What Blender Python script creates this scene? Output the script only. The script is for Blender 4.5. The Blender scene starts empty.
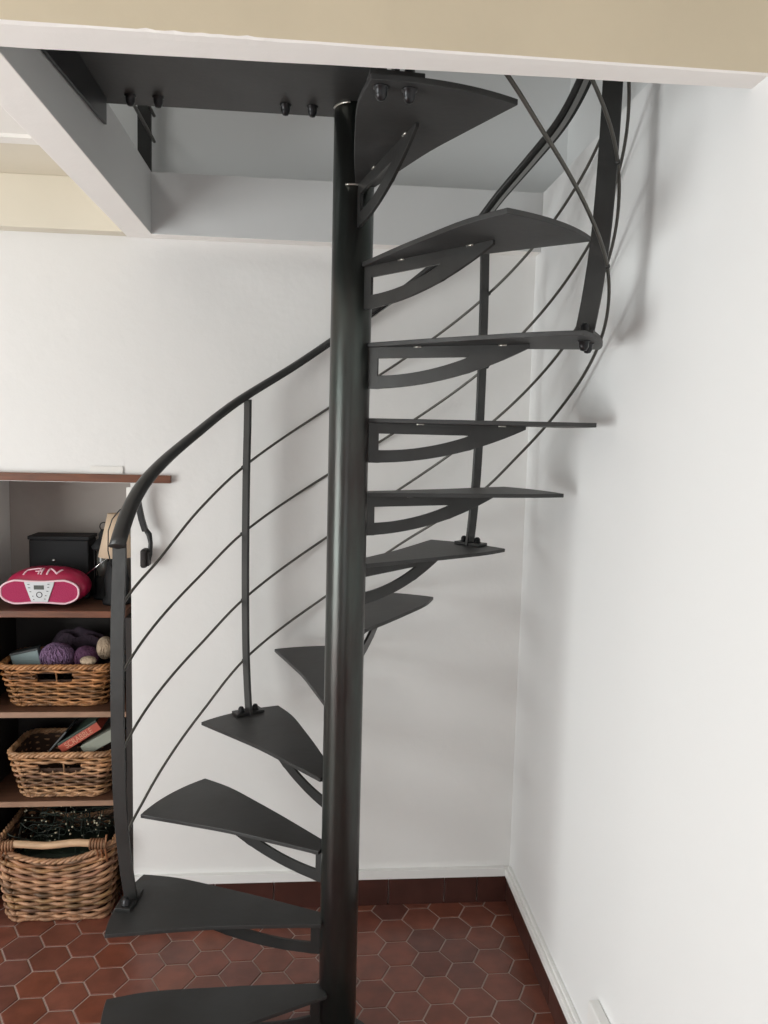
import bpy, bmesh, math, random
from math import sin, cos, radians, pi, hypot, atan2, sqrt
from mathutils import Vector, Matrix, noise

sc = bpy.context.scene
C = sc.collection

# ------------------------------------------------------------------ camera
cam_d = bpy.data.cameras.new('camera')
cam = bpy.data.objects.new('camera', cam_d)
C.objects.link(cam)
sc.camera = cam
cam_d.sensor_fit = 'VERTICAL'
cam_d.sensor_height = 24.0
cam_d.lens = 775.48 / 1024.0 * 24.0
cam_d.clip_start = 0.02
cam_d.clip_end = 60
YAW, PITCH, ROLL, EYE = 5.1806, 5.8146, 1.4316, 1.7678
_f = Vector((sin(radians(YAW)) * cos(radians(PITCH)), cos(radians(YAW)) * cos(radians(PITCH)), -sin(radians(PITCH))))
_r = Vector((cos(radians(YAW)), -sin(radians(YAW)), 0))
_u = _r.cross(_f)
_r2 = cos(radians(ROLL)) * _r + sin(radians(ROLL)) * _u
_u2 = -sin(radians(ROLL)) * _r + cos(radians(ROLL)) * _u
mw = Matrix((( _r2.x, _u2.x, -_f.x, 0), (_r2.y, _u2.y, -_f.y, 0), (_r2.z, _u2.z, -_f.z, EYE), (0, 0, 0, 1)))
cam.matrix_world = mw

# ------------------------------------------------------------------ view, world, lights
sc.view_settings.view_transform = 'Standard'
sc.view_settings.look = 'None'
sc.view_settings.gamma = 1.0
sc.view_settings.use_curve_mapping = False
sc.view_settings.exposure = 0.06

w = bpy.data.worlds.new('daylight')
sc.world = w
w.use_nodes = True
w.node_tree.nodes['Background'].inputs[0].default_value = (0.90, 0.95, 1.0, 1)
w.node_tree.nodes['Background'].inputs[1].default_value = 1.0


def area(name, loc, target, sx, sy, power, col):
    l = bpy.data.lights.new(name, 'AREA')
    l.shape = 'RECTANGLE'
    l.size, l.size_y = sx, sy
    l.energy = power
    l.color = col
    o = bpy.data.objects.new(name, l)
    C.objects.link(o)
    o.location = loc
    o.rotation_euler = (Vector(target) - Vector(loc)).to_track_quat('-Z', 'Y').to_euler()
    return o


# daylight through the window in the left wall and the glazed door behind the camera; upstairs an added area lamp, no window
area('window_daylight', (-2.93, 0.45, 1.05), (0.0, 1.0, 1.55), 1.9, 1.75, 88, (0.965, 1.0, 0.985))
area('door_daylight', (-0.9, -2.42, 0.9), (-0.5, 0.5, 1.25), 1.3, 1.6, 6, (0.95, 0.98, 1.0))
area('upstairs_fill_lamp', (-2.0, 1.2, 4.6), (0.3, 2.4, 3.0), 0.9, 0.9, 17, (1.0, 1.0, 0.97))

# ------------------------------------------------------------------ materials


def mat(name, col, rough=0.6, metal=0.0, var=0.0, vscale=6.0, col2=None, bump=0.0, bscale=60.0, spec=0.5,
        attr=None, attr_mix=None, stretch=None, detail=4.0):
    m = bpy.data.materials.new(name)
    m.use_nodes = True
    nt = m.node_tree
    b = nt.nodes['Principled BSDF']
    b.inputs['Roughness'].default_value = rough
    b.inputs['Metallic'].default_value = metal
    b.inputs['Specular IOR Level'].default_value = spec
    b.inputs['Base Color'].default_value = (*col, 1)
    tc = nt.nodes.new('ShaderNodeTexCoord')
    src = tc.outputs['Object']
    if stretch:
        mp = nt.nodes.new('ShaderNodeMapping')
        mp.inputs['Scale'].default_value = stretch
        nt.links.new(src, mp.inputs[0])
        src = mp.outputs[0]
    out = None
    if var > 0:
        n = nt.nodes.new('ShaderNodeTexNoise')
        n.inputs['Scale'].default_value = vscale
        n.inputs['Detail'].default_value = detail
        nt.links.new(src, n.inputs['Vector'])
        r = nt.nodes.new('ShaderNodeValToRGB')
        r.color_ramp.elements[0].position = 0.35
        r.color_ramp.elements[1].position = 0.65
        c2 = col2 if col2 else tuple(c * (1 - var) for c in col)
        r.color_ramp.elements[0].color = (*c2, 1)
        r.color_ramp.elements[1].color = (*col, 1)
        nt.links.new(n.outputs['Fac'], r.inputs[0])
        out = r.outputs[0]
    if attr:
        a = nt.nodes.new('ShaderNodeAttribute')
        a.attribute_name = attr
        mx = nt.nodes.new('ShaderNodeMix')
        mx.data_type = 'RGBA'
        mx.blend_type = 'MULTIPLY'
        mx.inputs[0].default_value = 1.0
        if out:
            nt.links.new(out, mx.inputs[6])
        else:
            mx.inputs[6].default_value = (*col, 1)
        nt.links.new(a.outputs['Color'], mx.inputs[7])
        out = mx.outputs[2]
    if out:
        nt.links.new(out, b.inputs['Base Color'])
    if bump > 0:
        n = nt.nodes.new('ShaderNodeTexNoise')
        n.inputs['Scale'].default_value = bscale
        n.inputs['Detail'].default_value = 5
        nt.links.new(src, n.inputs['Vector'])
        bp = nt.nodes.new('ShaderNodeBump')
        bp.inputs['Strength'].default_value = bump
        bp.inputs['Distance'].default_value = 0.01
        nt.links.new(n.outputs['Fac'], bp.inputs['Height'])
        nt.links.new(bp.outputs[0], b.inputs['Normal'])
    return m


M = {}
M['plaster'] = mat('white_plaster', (0.80, 0.785, 0.765), 0.75, var=0.03, vscale=2.0, bump=0.25, bscale=14)
M['plaster_r'] = mat('white_painted_wall', (0.82, 0.82, 0.815), 0.7, bump=0.08, bscale=10)
M['beamwhite'] = mat('white_beam_paint', (0.92, 0.885, 0.85), 0.6, bump=0.15, bscale=20)
M['joist'] = mat('grey_white_face', (0.60, 0.60, 0.595), 0.65, bump=0.12, bscale=15)
M['alcove'] = mat('grey_brown_alcove_back', (0.40, 0.355, 0.325), 0.85, var=0.12, vscale=3, bump=0.2, bscale=14)  # alcove back, darker and browner than the wall around it
M['beige'] = mat('beige_beam_paint', (0.66, 0.57, 0.42), 0.6, var=0.05, vscale=5, bump=0.1, bscale=20)
M['cream'] = mat('cream_ceiling_paint', (0.74, 0.68, 0.565), 0.6, var=0.05, vscale=3)
M['ceilwhite'] = mat('white_ceiling_paint', (0.87, 0.84, 0.80), 0.6, var=0.04, vscale=3)
M['upwall'] = mat('upstairs_paint', (0.74, 0.75, 0.75), 0.7, bump=0.05, bscale=10)
M['grout'] = mat('grout', (0.46, 0.38, 0.34), 0.85, bump=0.2, bscale=150)
M['tile'] = mat('terracotta_hexagon', (0.22, 0.075, 0.050), 0.30, var=0.3, vscale=14, bump=0.12, bscale=25, attr='tone')
M['plinth'] = mat('dark_terracotta_plinth', (0.066, 0.024, 0.018), 0.35, var=0.25, vscale=9, bump=0.1, bscale=20)
M['trunk'] = mat('white_plastic_trunking', (0.82, 0.81, 0.79), 0.45)
M['steel'] = mat('waxed_black_steel', (0.042, 0.042, 0.041), 0.38, metal=0.4, var=0.3, vscale=7, col2=(0.030, 0.029, 0.028), bump=0.05, bscale=60)
M['tread'] = mat('black_steel_plate', (0.045, 0.045, 0.045), 0.48, metal=0.25, var=0.3, vscale=5, col2=(0.034, 0.033, 0.032), bump=0.05, bscale=50)
M['pole'] = mat('mill_scale_steel', (0.062, 0.072, 0.066), 0.29, metal=0.75, var=0.4, vscale=5, col2=(0.045, 0.036, 0.034),
                stretch=(3, 3, 0.5), bump=0.06, bscale=30)
M['rod'] = mat('grey_round_bar', (0.10, 0.095, 0.085), 0.38, metal=0.6)
M['rib'] = mat('light_grey_rail_rib', (0.30, 0.30, 0.29), 0.4, metal=0.4)  # underside of the rib, lighter grey than the rest of the rail
M['bolt'] = mat('black_bolt', (0.02, 0.02, 0.022), 0.3, metal=0.5)
M['weld'] = mat('bare_weld', (0.55, 0.53, 0.48), 0.3, metal=0.9)
M['mdf'] = mat('brown_stained_wood', (0.17, 0.055, 0.022), 0.45, var=0.35, vscale=9, stretch=(1, 8, 8))
M['shelfwood'] = mat('shelf_wood', (0.13, 0.060, 0.035), 0.5, var=0.3, vscale=8, stretch=(1, 8, 8))
M['lip'] = mat('pale_shelf_edge', (0.34, 0.20, 0.13), 0.5, var=0.25, vscale=12, stretch=(1, 4, 4))
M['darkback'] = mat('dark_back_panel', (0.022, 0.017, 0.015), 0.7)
M['wicker'] = mat('wicker', (0.52, 0.24, 0.095), 0.5, var=0.55, vscale=22, attr='tone')
M['wicker_mid'] = mat('wicker_mid', (0.56, 0.31, 0.16), 0.5, var=0.5, vscale=22, attr='tone')
M['wicker_big'] = mat('wicker_big', (0.50, 0.27, 0.15), 0.55, var=0.55, vscale=20, attr='tone')
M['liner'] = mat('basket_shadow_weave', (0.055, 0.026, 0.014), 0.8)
M['peeled'] = mat('peeled_wood', (0.62, 0.40, 0.24), 0.5, var=0.25, vscale=14, stretch=(1, 5, 5))
M['pink'] = mat('magenta_plastic', (0.36, 0.010, 0.055), 0.32)
M['pinkgrille'] = mat('magenta_grille', (0.40, 0.012, 0.085), 0.5, bump=0.5, bscale=500)
M['rim'] = mat('pale_pink_trim', (0.80, 0.55, 0.60), 0.35)
M['silver'] = mat('silver_plastic', (0.55, 0.56, 0.57), 0.35, metal=0.2)
M['lcd'] = mat('lcd', (0.10, 0.11, 0.10), 0.2)
M['darkbtn'] = mat('dark_button', (0.06, 0.06, 0.065), 0.4)
M['blackbox'] = mat('black_case', (0.008, 0.008, 0.009), 0.7, spec=0.3)
M['chrome'] = mat('chrome', (0.6, 0.6, 0.6), 0.2, metal=1.0)
M['shade'] = mat('cream_lampshade', (0.60, 0.46, 0.33), 0.8, bump=0.1, bscale=200)
M['glass'] = mat('lantern_glass', (0.10, 0.10, 0.09), 0.1)
M['cable'] = mat('black_cable', (0.012, 0.012, 0.012), 0.5)
M['pad'] = mat('headphone_pad', (0.016, 0.013, 0.012), 0.7, bump=0.2, bscale=100)
M['lilac'] = mat('lilac_wool', (0.21, 0.12, 0.22), 0.9, var=0.3, vscale=30, bump=0.6, bscale=90)
M['plum'] = mat('plum_wool', (0.032, 0.017, 0.030), 0.9, var=0.4, vscale=25, bump=0.6, bscale=80)
M['aubergine'] = mat('aubergine_wool', (0.12, 0.045, 0.10), 0.9, var=0.3, vscale=25, bump=0.6, bscale=90)
M['fluff'] = mat('cream_wool', (0.55, 0.42, 0.30), 0.95, var=0.4, vscale=25, bump=0.8, bscale=90)
M['bluebox'] = mat('pale_blue_card', (0.22, 0.28, 0.28), 0.5)
M['redgame'] = mat('red_card', (0.42, 0.075, 0.045), 0.5)
M['gamegreen'] = mat('dark_green_card', (0.035, 0.055, 0.040), 0.5)
M['lettering'] = mat('pale_lettering', (0.62, 0.30, 0.20), 0.5)
M['greybook'] = mat('grey_green_card', (0.27, 0.28, 0.23), 0.5)
M['darkbook'] = mat('dark_book', (0.05, 0.055, 0.055), 0.4)
M['leafwire'] = mat('dark_green_wire', (0.012, 0.02, 0.012), 0.5)
M['bulb'] = mat('pale_bulb', (0.50, 0.45, 0.32), 0.25)
M['paper'] = mat('white_card', (0.80, 0.78, 0.74), 0.7)
M['frame'] = mat('white_window_frame', (0.8, 0.8, 0.8), 0.4)

# ------------------------------------------------------------------ mesh helpers


def link(name, bm, m, parent=None, smooth=False, bevel=0.0, segs=2, loc=None):
    me = bpy.data.meshes.new(name)
    bm.normal_update()
    bm.to_mesh(me)
    bm.free()
    o = bpy.data.objects.new(name, me)
    C.objects.link(o)
    for mm in (m if isinstance(m, (list, tuple)) else [m]):
        me.materials.append(mm)
    if smooth:
        for p in me.polygons:
            p.use_smooth = True
    if parent:
        o.parent = parent
    if loc:
        o.location = loc
    if bevel > 0:
        b = o.modifiers.new('bevel', 'BEVEL')
        b.width = bevel
        b.segments = segs
        b.limit_method = 'ANGLE'
    return o


def thing(name, label, cat, loc=(0, 0, 0), rotz=0.0, group=None):
    o = bpy.data.objects.new(name, None)
    o.empty_display_size = 0.1
    C.objects.link(o)
    o.location = loc
    o.rotation_euler = (0, 0, rotz)
    return tag(o, label, cat, group)


def tag(o, label, cat, group=None):
    o['label'] = label
    o['category'] = cat
    if group:
        o['group'] = group
    return o


def struct(name, bm, m, parent=None, **k):
    o = link(name, bm, m, parent, **k)
    if not parent:
        o['kind'] = 'structure'
    return o


def bx(bm, x0, x1, y0, y1, z0, z1, mi=0, mtx=None):
    vs = [bm.verts.new((x, y, z)) for x in (x0, x1) for y in (y0, y1) for z in (z0, z1)]
    if mtx:
        for v in vs:
            v.co = mtx @ v.co
    F = ((0, 1, 3, 2), (4, 6, 7, 5), (0, 4, 5, 1), (2, 3, 7, 6), (0, 2, 6, 4), (1, 5, 7, 3))
    fs = []
    for f in F:
        fc = bm.faces.new([vs[i] for i in f])
        fc.material_index = mi
        fs.append(fc)
    return fs


def prism(bm, pts, z0, z1, mtx=None, mi=0):
    """extrude a 2-D outline from z0 to z1"""
    lo = [bm.verts.new((x, y, z0)) for x, y in pts]
    hi = [bm.verts.new((x, y, z1)) for x, y in pts]
    if mtx:
        for v in lo + hi:
            v.co = mtx @ v.co
    n = len(pts)
    fs = [bm.faces.new(list(reversed(lo))), bm.faces.new(hi)]
    for i in range(n):
        fs.append(bm.faces.new((lo[i], lo[(i + 1) % n], hi[(i + 1) % n], hi[i])))
    for f in fs:
        f.material_index = mi
    return fs


def tube(bm, pts, r, n=8, closed=False, cap=True, radii=None, sx=1.0):
    pts = [Vector(p) for p in pts]
    rings = []
    N = len(pts)
    up = Vector((0, 0, 1))
    prev = None
    for i, p in enumerate(pts):
        if closed:
            t = pts[(i + 1) % N] - pts[i - 1]
        else:
            t = pts[min(i + 1, N - 1)] - pts[max(i - 1, 0)]
        if t.length < 1e-9:
            t = Vector((0, 0, 1))
        t.normalize()
        if prev is None:
            a = up.cross(t)
            if a.length < 1e-3:
                a = Vector((1, 0, 0)).cross(t)
        else:
            a = prev - t * prev.dot(t)
            if a.length < 1e-4:
                a = up.cross(t)
        a.normalize()
        b = t.cross(a)
        prev = a
        rr = radii[i] if radii else r
        rings.append([bm.verts.new(p + a * (rr * cos(2 * pi * k / n) * sx) + b * (rr * sin(2 * pi * k / n))) for k in range(n)])
    fs = []
    for i in range(N if closed else N - 1):
        A, B = rings[i], rings[(i + 1) % N]
        for k in range(n):
            fs.append(bm.faces.new((A[k], A[(k + 1) % n], B[(k + 1) % n], B[k])))
    if cap and not closed:
        fs.append(bm.faces.new(list(reversed(rings[0]))))
        fs.append(bm.faces.new(rings[-1]))
    return fs


def cyl(bm, p0, p1, r, n=20):
    return tube(bm, [p0, p1], r, n)


def lathe(bm, prof, n=24, cx=0, cy=0):
    rings = []
    for r, z in prof:
        if r < 1e-6:
            rings.append([bm.verts.new((cx, cy, z))])
        else:
            rings.append([bm.verts.new((cx + r * cos(2 * pi * k / n), cy + r * sin(2 * pi * k / n), z)) for k in range(n)])
    for a, b in zip(rings, rings[1:]):
        for k in range(n):
            k2 = (k + 1) % n
            if len(a) == 1 and len(b) == 1:
                continue
            if len(a) == 1:
                bm.faces.new((a[0], b[k2], b[k]))
            elif len(b) == 1:
                bm.faces.new((a[k], a[k2], b[0]))
            else:
                bm.faces.new((a[k], a[k2], b[k2], b[k]))


def islands(name, bm, m, parent=None, **k):
    """link every connected piece of bm as an object of its own"""
    bm.verts.ensure_lookup_table()
    bm.verts.index_update()
    seen = set()
    out = []
    for v in bm.verts:
        if v.index in seen:
            continue
        comp, todo = [], [v]
        seen.add(v.index)
        while todo:
            c = todo.pop()
            comp.append(c)
            for e in c.link_edges:
                o = e.other_vert(c)
                if o.index not in seen:
                    seen.add(o.index)
                    todo.append(o)
        nb = bmesh.new()
        mp = {c.index: nb.verts.new(c.co) for c in comp}
        fs = {f for c in comp for f in c.link_faces}
        lay0 = bm.loops.layers.color.get('tone')
        lay1 = nb.loops.layers.color.new('tone') if lay0 else None
        for f in fs:
            nf = nb.faces.new([mp[q.index] for q in f.verts])
            nf.material_index = f.material_index
            if lay0:
                for a, b in zip(nf.loops, f.loops):
                    a[lay1] = b[lay0]
        out.append(link(name, nb, m, parent, **k))
    bm.free()
    return out


def NB():
    return bmesh.new()


def interp(tab, x):
    """Catmull-Rom through (x, y) knots given with decreasing x"""
    t = sorted(tab)
    if x <= t[0][0]:
        s = (t[1][1] - t[0][1]) / (t[1][0] - t[0][0])
        return t[0][1] + s * (x - t[0][0])
    if x >= t[-1][0]:
        s = (t[-1][1] - t[-2][1]) / (t[-1][0] - t[-2][0])
        return t[-1][1] + s * (x - t[-1][0])
    for i in range(len(t) - 1):
        if t[i][0] <= x <= t[i + 1][0]:
            x0, y0 = t[i]
            x1, y1 = t[i + 1]
            h = x1 - x0
            m0 = (y1 - t[i - 1][1]) / (x1 - t[i - 1][0]) if i > 0 else (y1 - y0) / h
            m1 = (t[i + 2][1] - y0) / (t[i + 2][0] - x0) if i + 2 < len(t) else (y1 - y0) / h
            u = (x - x0) / h
            return ((2 * u ** 3 - 3 * u ** 2 + 1) * y0 + (u ** 3 - 2 * u ** 2 + u) * h * m0 +
                    (-2 * u ** 3 + 3 * u ** 2) * y1 + (u ** 3 - u ** 2) * h * m1)


# ------------------------------------------------------------------ the room
XR = 0.764      # right wall
YB = 2.752      # back wall
YJ = 2.690      # face of the joist along the back wall
XN = -0.636     # right end of the alcove
XL, YR = -3.0, -2.5
ZC = 2.57       # ceiling between beams
ZF = 2.60       # floor upstairs
ZU = 4.9

# floor: hexagonal terracotta tiles in grout
bm = NB()
bx(bm, XL - 0.1, XR + 0.1, YR - 0.1, 3.3, -0.08, -0.003, mi=1)
lay = bm.loops.layers.color.new('tone')
random.seed(4)
S = 0.1222
DX = S * sqrt(3) / 2
ang = radians(1.2)
hexes = []
for i in range(-36, 16):
    for j in range(-48, 16):
        hx = i * DX
        hy = j * S + (S / 2 if i % 2 else 0)
        X = 0.4185 + hx * cos(ang) - hy * sin(ang)
        Y = 2.409 + hx * sin(ang) + hy * cos(ang)
        if XL < X < XR + 0.05 and YR < Y < 3.2:
            hexes.append((X, Y))
tones = [(1.0, 1.0, 1.0), (0.93, 0.92, 0.93), (1.08, 1.04, 1.0), (0.88, 0.92, 0.98), (1.03, 1.05, 1.06), (0.98, 0.93, 0.88), (1.0, 0.97, 0.95)]
for X, Y in hexes:
    t = random.choice(tones)
    k = random.uniform(0.92, 1.08)
    col = (min(t[0] * k, 1.5), t[1] * k, t[2] * k, 1)
    R1 = (S - 0.0050) / sqrt(3)
    R0 = R1 - 0.0022
    z = random.uniform(-0.0003, 0.0003)
    tp = [bm.verts.new((X + R0 * cos(ang + a * pi / 3), Y + R0 * sin(ang + a * pi / 3), z)) for a in range(6)]
    md = [bm.verts.new((X + R1 * cos(ang + a * pi / 3), Y + R1 * sin(ang + a * pi / 3), z - 0.0012)) for a in range(6)]
    lo = [bm.verts.new((X + R1 * cos(ang + a * pi / 3), Y + R1 * sin(ang + a * pi / 3), -0.006)) for a in range(6)]
    fs = [bm.faces.new(tp)]
    for a in range(6):
        b = (a + 1) % 6
        fs.append(bm.faces.new((md[a], md[b], tp[b], tp[a])))
        fs.append(bm.faces.new((lo[a], lo[b], md[b], md[a])))
    for f in fs:
        for l in f.loops:
            l[lay] = col
floor = struct('floor', bm, [M['tile'], M['grout']])

# back wall with its alcove (pieces abut, nothing overlaps)
NT = 1.603      # top of the alcove opening
ND = 3.12       # back of the alcove
NL = -1.18      # left end of the alcove
bm = NB()
bx(bm, XN, XR + 0.15, YB, 3.2, -0.08, ZF - 0.002)
bx(bm, NL, XN, YB, 3.2, NT - 0.03, ZF - 0.002)
bx(bm, XL - 0.1, NL, YB, 3.2, -0.08, ZF - 0.002)
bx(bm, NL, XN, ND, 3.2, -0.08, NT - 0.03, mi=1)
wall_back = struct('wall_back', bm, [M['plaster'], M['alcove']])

bm = NB()
bx(bm, XR, XR + 0.15, YR - 0.1, YB, -0.08, ZF - 0.002)
wall_right = struct('wall_right', bm, M['plaster_r'])

# left wall with a window opening
wy0, wy1, wz0, wz1 = -0.52, 1.42, 0.15, 1.98
bm = NB()
bx(bm, XL - 0.2, XL, YR - 0.1, wy0, -0.08, ZF)
bx(bm, XL - 0.2, XL, wy1, YB, -0.08, ZF)
bx(bm, XL - 0.2, XL, wy0, wy1, -0.08, wz0)
bx(bm, XL - 0.2, XL, wy0, wy1, wz1, ZF)
struct('wall_left', bm, M['plaster_r'])
bm = NB()
for a, b in ((wy0, wy0 + 0.05), (wy1 - 0.05, wy1), ((wy0 + wy1) / 2 - 0.03, (wy0 + wy1) / 2 + 0.03)):
    bx(bm, XL - 0.1, XL - 0.06, a, b, wz0, wz1)
for a, b in ((wz0, wz0 + 0.05), (wz1 - 0.05, wz1)):
    bx(bm, XL - 0.1, XL - 0.06, wy0 + 0.05, wy1 - 0.05, a, b)
struct('window_1', bm, M['frame'])
# rear wall with a door opening
dx0, dx1, dz1 = -1.6, -0.2, 2.2
bm = NB()
bx(bm, XL - 0.2, dx0, YR - 0.2, YR, -0.08, ZF)
bx(bm, dx1, XR + 0.15, YR - 0.2, YR, -0.08, ZF)
bx(bm, dx0, dx1, YR - 0.2, YR, dz1, ZF)
struct('wall_rear', bm, M['plaster_r'])
bm = NB()
bx(bm, dx0, dx0 + 0.07, YR - 0.12, YR - 0.07, 0, dz1)
bx(bm, dx1 - 0.07, dx1, YR - 0.12, YR - 0.07, 0, dz1)
bx(bm, dx0 + 0.07, dx1 - 0.07, YR - 0.12, YR - 0.07, dz1 - 0.07, dz1)
bx(bm, dx0 + 0.07, dx1 - 0.07, YR - 0.12, YR - 0.07, 0, 0.12)
struct('door_1', bm, M['frame'])

# ceiling (around the stair opening) and floor upstairs
OX0, OY0 = -0.5475, 1.42
TX0 = -0.638
bm = NB()
bx(bm, XL - 0.2, XR + 0.15, YR - 0.2, 1.335, ZC, ZF)
bx(bm, XL - 0.2, TX0, OY0, 2.39, ZC, ZF)
bx(bm, XL, TX0 - 0.001, 2.335, 2.385, ZC - 0.010, ZC)       # ceiling board joint cover
bx(bm, XL - 0.2, TX0, 2.39, YB, ZC, ZF, mi=1)
struct('ceiling', bm, [M['ceilwhite'], M['cream']])

# beam in front of the opening, its painted lower arris chipped and wavy
random.seed(2)
bm = NB()
n = 260
x0, x1 = XL, XR
ys, zt = 1.335, ZF
prev = None
low = []
for i in range(n + 1):
    x = x0 + (x1 - x0) * i / n
    e = 0.004 * noise.noise(Vector((x * 7, 0, 0))) + 0.002 * noise.noise(Vector((x * 40, 3, 0)))
    if x < -0.12:
        e += 0.007 * max(0, min(1, (-0.12 - x) / 0.3)) * (0.5 + noise.noise(Vector((x * 5, 7, 1))))
    yf = OY0 if x < -0.5 else OY0 - 0.032 * (x + 0.5) / 1.26
    dz = 0.0
    if -0.33 < x < -0.02:
        dz = 0.004 * max(0, noise.noise(Vector((x * 45, 1, 5))))
    ring = [bm.verts.new((x, ys + 0.002, zt)), bm.verts.new((x, ys, 2.397 + dz)), bm.verts.new((x, ys + 0.002 + abs(e), 2.394 + dz * 0.4)),
            bm.verts.new((x, ys + 0.02 + abs(e), 2.3935)), bm.verts.new((x, yf, 2.394 + 0.0012 * noise.noise(Vector((x * 6, 9, 0))))),
            bm.verts.new((x, yf, zt))]
    if prev:
        for k in range(6):
            f = bm.faces.new((prev[k], prev[(k + 1) % 6], ring[(k + 1) % 6], ring[k]))
            f.material_index = 1 if k in (0,) else 0
    else:
        bm.faces.new(ring)
    prev = ring
bm.faces.new(list(reversed(prev)))
bmesh.ops.recalc_face_normals(bm, faces=bm.faces)
struct('trim_1', bm, [M['beamwhite'], M['beige']])

# trimmer on the left of the opening, inner face greyer than the underside
bm = NB()
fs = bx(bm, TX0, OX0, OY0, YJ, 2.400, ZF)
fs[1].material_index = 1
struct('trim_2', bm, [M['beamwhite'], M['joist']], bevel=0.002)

# joist along the back wall: cream on the left, white with a greyer front face inside the opening
bm = NB()
bx(bm, XL, TX0, YJ, YB, 2.403, ZC)
struct('trim_3', bm, M['cream'], bevel=0.002)
bm = NB()
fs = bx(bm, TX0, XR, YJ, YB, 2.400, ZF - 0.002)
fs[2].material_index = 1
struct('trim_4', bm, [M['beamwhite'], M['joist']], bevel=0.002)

# upstairs: walls set back from the edge of the opening, roof
UX, UY = 0.905, 2.90
bm = NB()
bx(bm, XL - 0.2, UX + 0.1, UY, UY + 0.1, ZF, ZU)
struct('wall_upstairs_back', bm, M['upwall'])
bm = NB()
bx(bm, UX, UX + 0.1, YR - 0.2, UY, ZF, ZU)
struct('wall_upstairs_right', bm, M['upwall'])
bm = NB()
bx(bm, XL - 0.2, XL - 0.1, YR - 0.1, UY, ZF, ZU)
struct('wall_upstairs_left', bm, M['upwall'])
bm = NB()
bx(bm, XL - 0.2, UX, YR - 0.2, YR - 0.1, ZF, ZU)
struct('wall_upstairs_rear', bm, M['upwall'])
bm = NB()
bx(bm, XL - 0.2, UX + 0.1, YR - 0.2, UY + 0.1, ZU, ZU + 0.1)
struct('ceiling_upstairs', bm, M['upwall'])

# terracotta plinth tiles and the white trunking on top
bm = NB()
x = XN
k = 0
edges = [XN + 0.002, -0.55, -0.34, -0.125, 0.09, 0.302, 0.515, 0.64, XR - 0.009]
for a, b in zip(edges, edges[1:]):
    bx(bm, a, b - 0.003, YB - 0.012, YB, 0, 0.106)
struct('baseboard_back', bm, M['plinth'], bevel=0.0015)
bm = NB()
y = YB - 0.012
first = True
while y > YR + 0.02:
    y2 = max(y - (0.12 if first else 0.212), YR)
    first = False
    bx(bm, XR - 0.012, XR, y2 + 0.003, y, 0, 0.106)
    y = y2
struct('baseboard_right', bm, M['plinth'], bevel=0.0015)
bm = NB()
bx(bm, XN, XR - 0.022, YB - 0.020, YB, 0.107, 0.140)
bx(bm, 0.145, 0.149, YB - 0.0215, YB - 0.020, 0.107, 0.140)
struct('trim_5', bm, M['trunk'], bevel=0.003)
bm = NB()
bx(bm, XR - 0.022, XR, 1.60, YB, 0.107, 0.137)
bx(bm, XR - 0.013, XR, 1.60, YB - 0.02, 0.137, 0.150)
struct('trim_6', bm, M['trunk'], bevel=0.003)
sk = thing('wall_socket', 'white plastic socket box at the end of the trunking, low on the right wall', 'socket', (XR, 1.765, 0.155))
bm = NB()
bx(bm, -0.030, 0, -0.07, 0.07, 0, 0.150)
link('box', bm, M['trunk'], sk, bevel=0.005)
bm = NB()
cyl(bm, (-0.032, 0.0, 0.075), (-0.029, 0.0, 0.075), 0.022)
link('outlet', bm, M['frame'], sk)

# ------------------------------------------------------------------ spiral staircase
PX, PY, RISE = 0.0888, 2.0776, 0.200
PR = 0.0535
TH = 0.011


def th(k):
    return radians(171.2 - 24.837 * (k - 2))


st = thing('spiral_staircase', 'black steel spiral staircase around a thick round pole, rising through the ceiling opening', 'staircase', (PX, PY, 0))

bm = NB()
tube(bm, [(0, 0, z) for z in (0.008, 0.5, 1.0, 1.5, 2.0, 2.59)], PR, 48)
link('pole', bm, M['pole'], st, smooth=False)
for p in st.children:
    for pl in p.data.polygons:
        if len(pl.vertices) == 4:
            pl.use_smooth = True
bm = NB()
prism(bm, [(0.11 * cos(2 * pi * k / 40), 0.11 * sin(2 * pi * k / 40)) for k in range(40)], 0, 0.01)
link('foot_plate', bm, M['steel'], st, bevel=0.001)


def tread_outline():
    pts = []
    A = [(0.045, 0.044), (0.17, 0.060), (0.33, 0.082), (0.45, 0.108), (0.620, 0.148)]
    for i in range(17):
        x = A[0][0] + (A[-1][0] - A[0][0]) * i / 16
        pts.append((x, interp(A, x)))
    a0, a1 = atan2(0.148, 0.620), atan2(-0.142, 0.622)
    for i in range(1, 14):
        a = a0 + (a1 - a0) * i / 14
        r = 0.6375 + 0.0005 * i / 14 + 0.004 * sin(pi * i / 14)
        pts.append((r * cos(a), r * sin(a)))
    B = [(0.045, -0.008), (0.165, -0.044), (0.25, -0.069), (0.37, -0.101), (0.49, -0.131), (0.55, -0.139), (0.622, -0.142)]
    for i in range(16, -1, -1):
        x = B[0][0] + (B[-1][0] - B[0][0]) * i / 16
        pts.append((x, interp(B, x)))
    return pts


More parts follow.
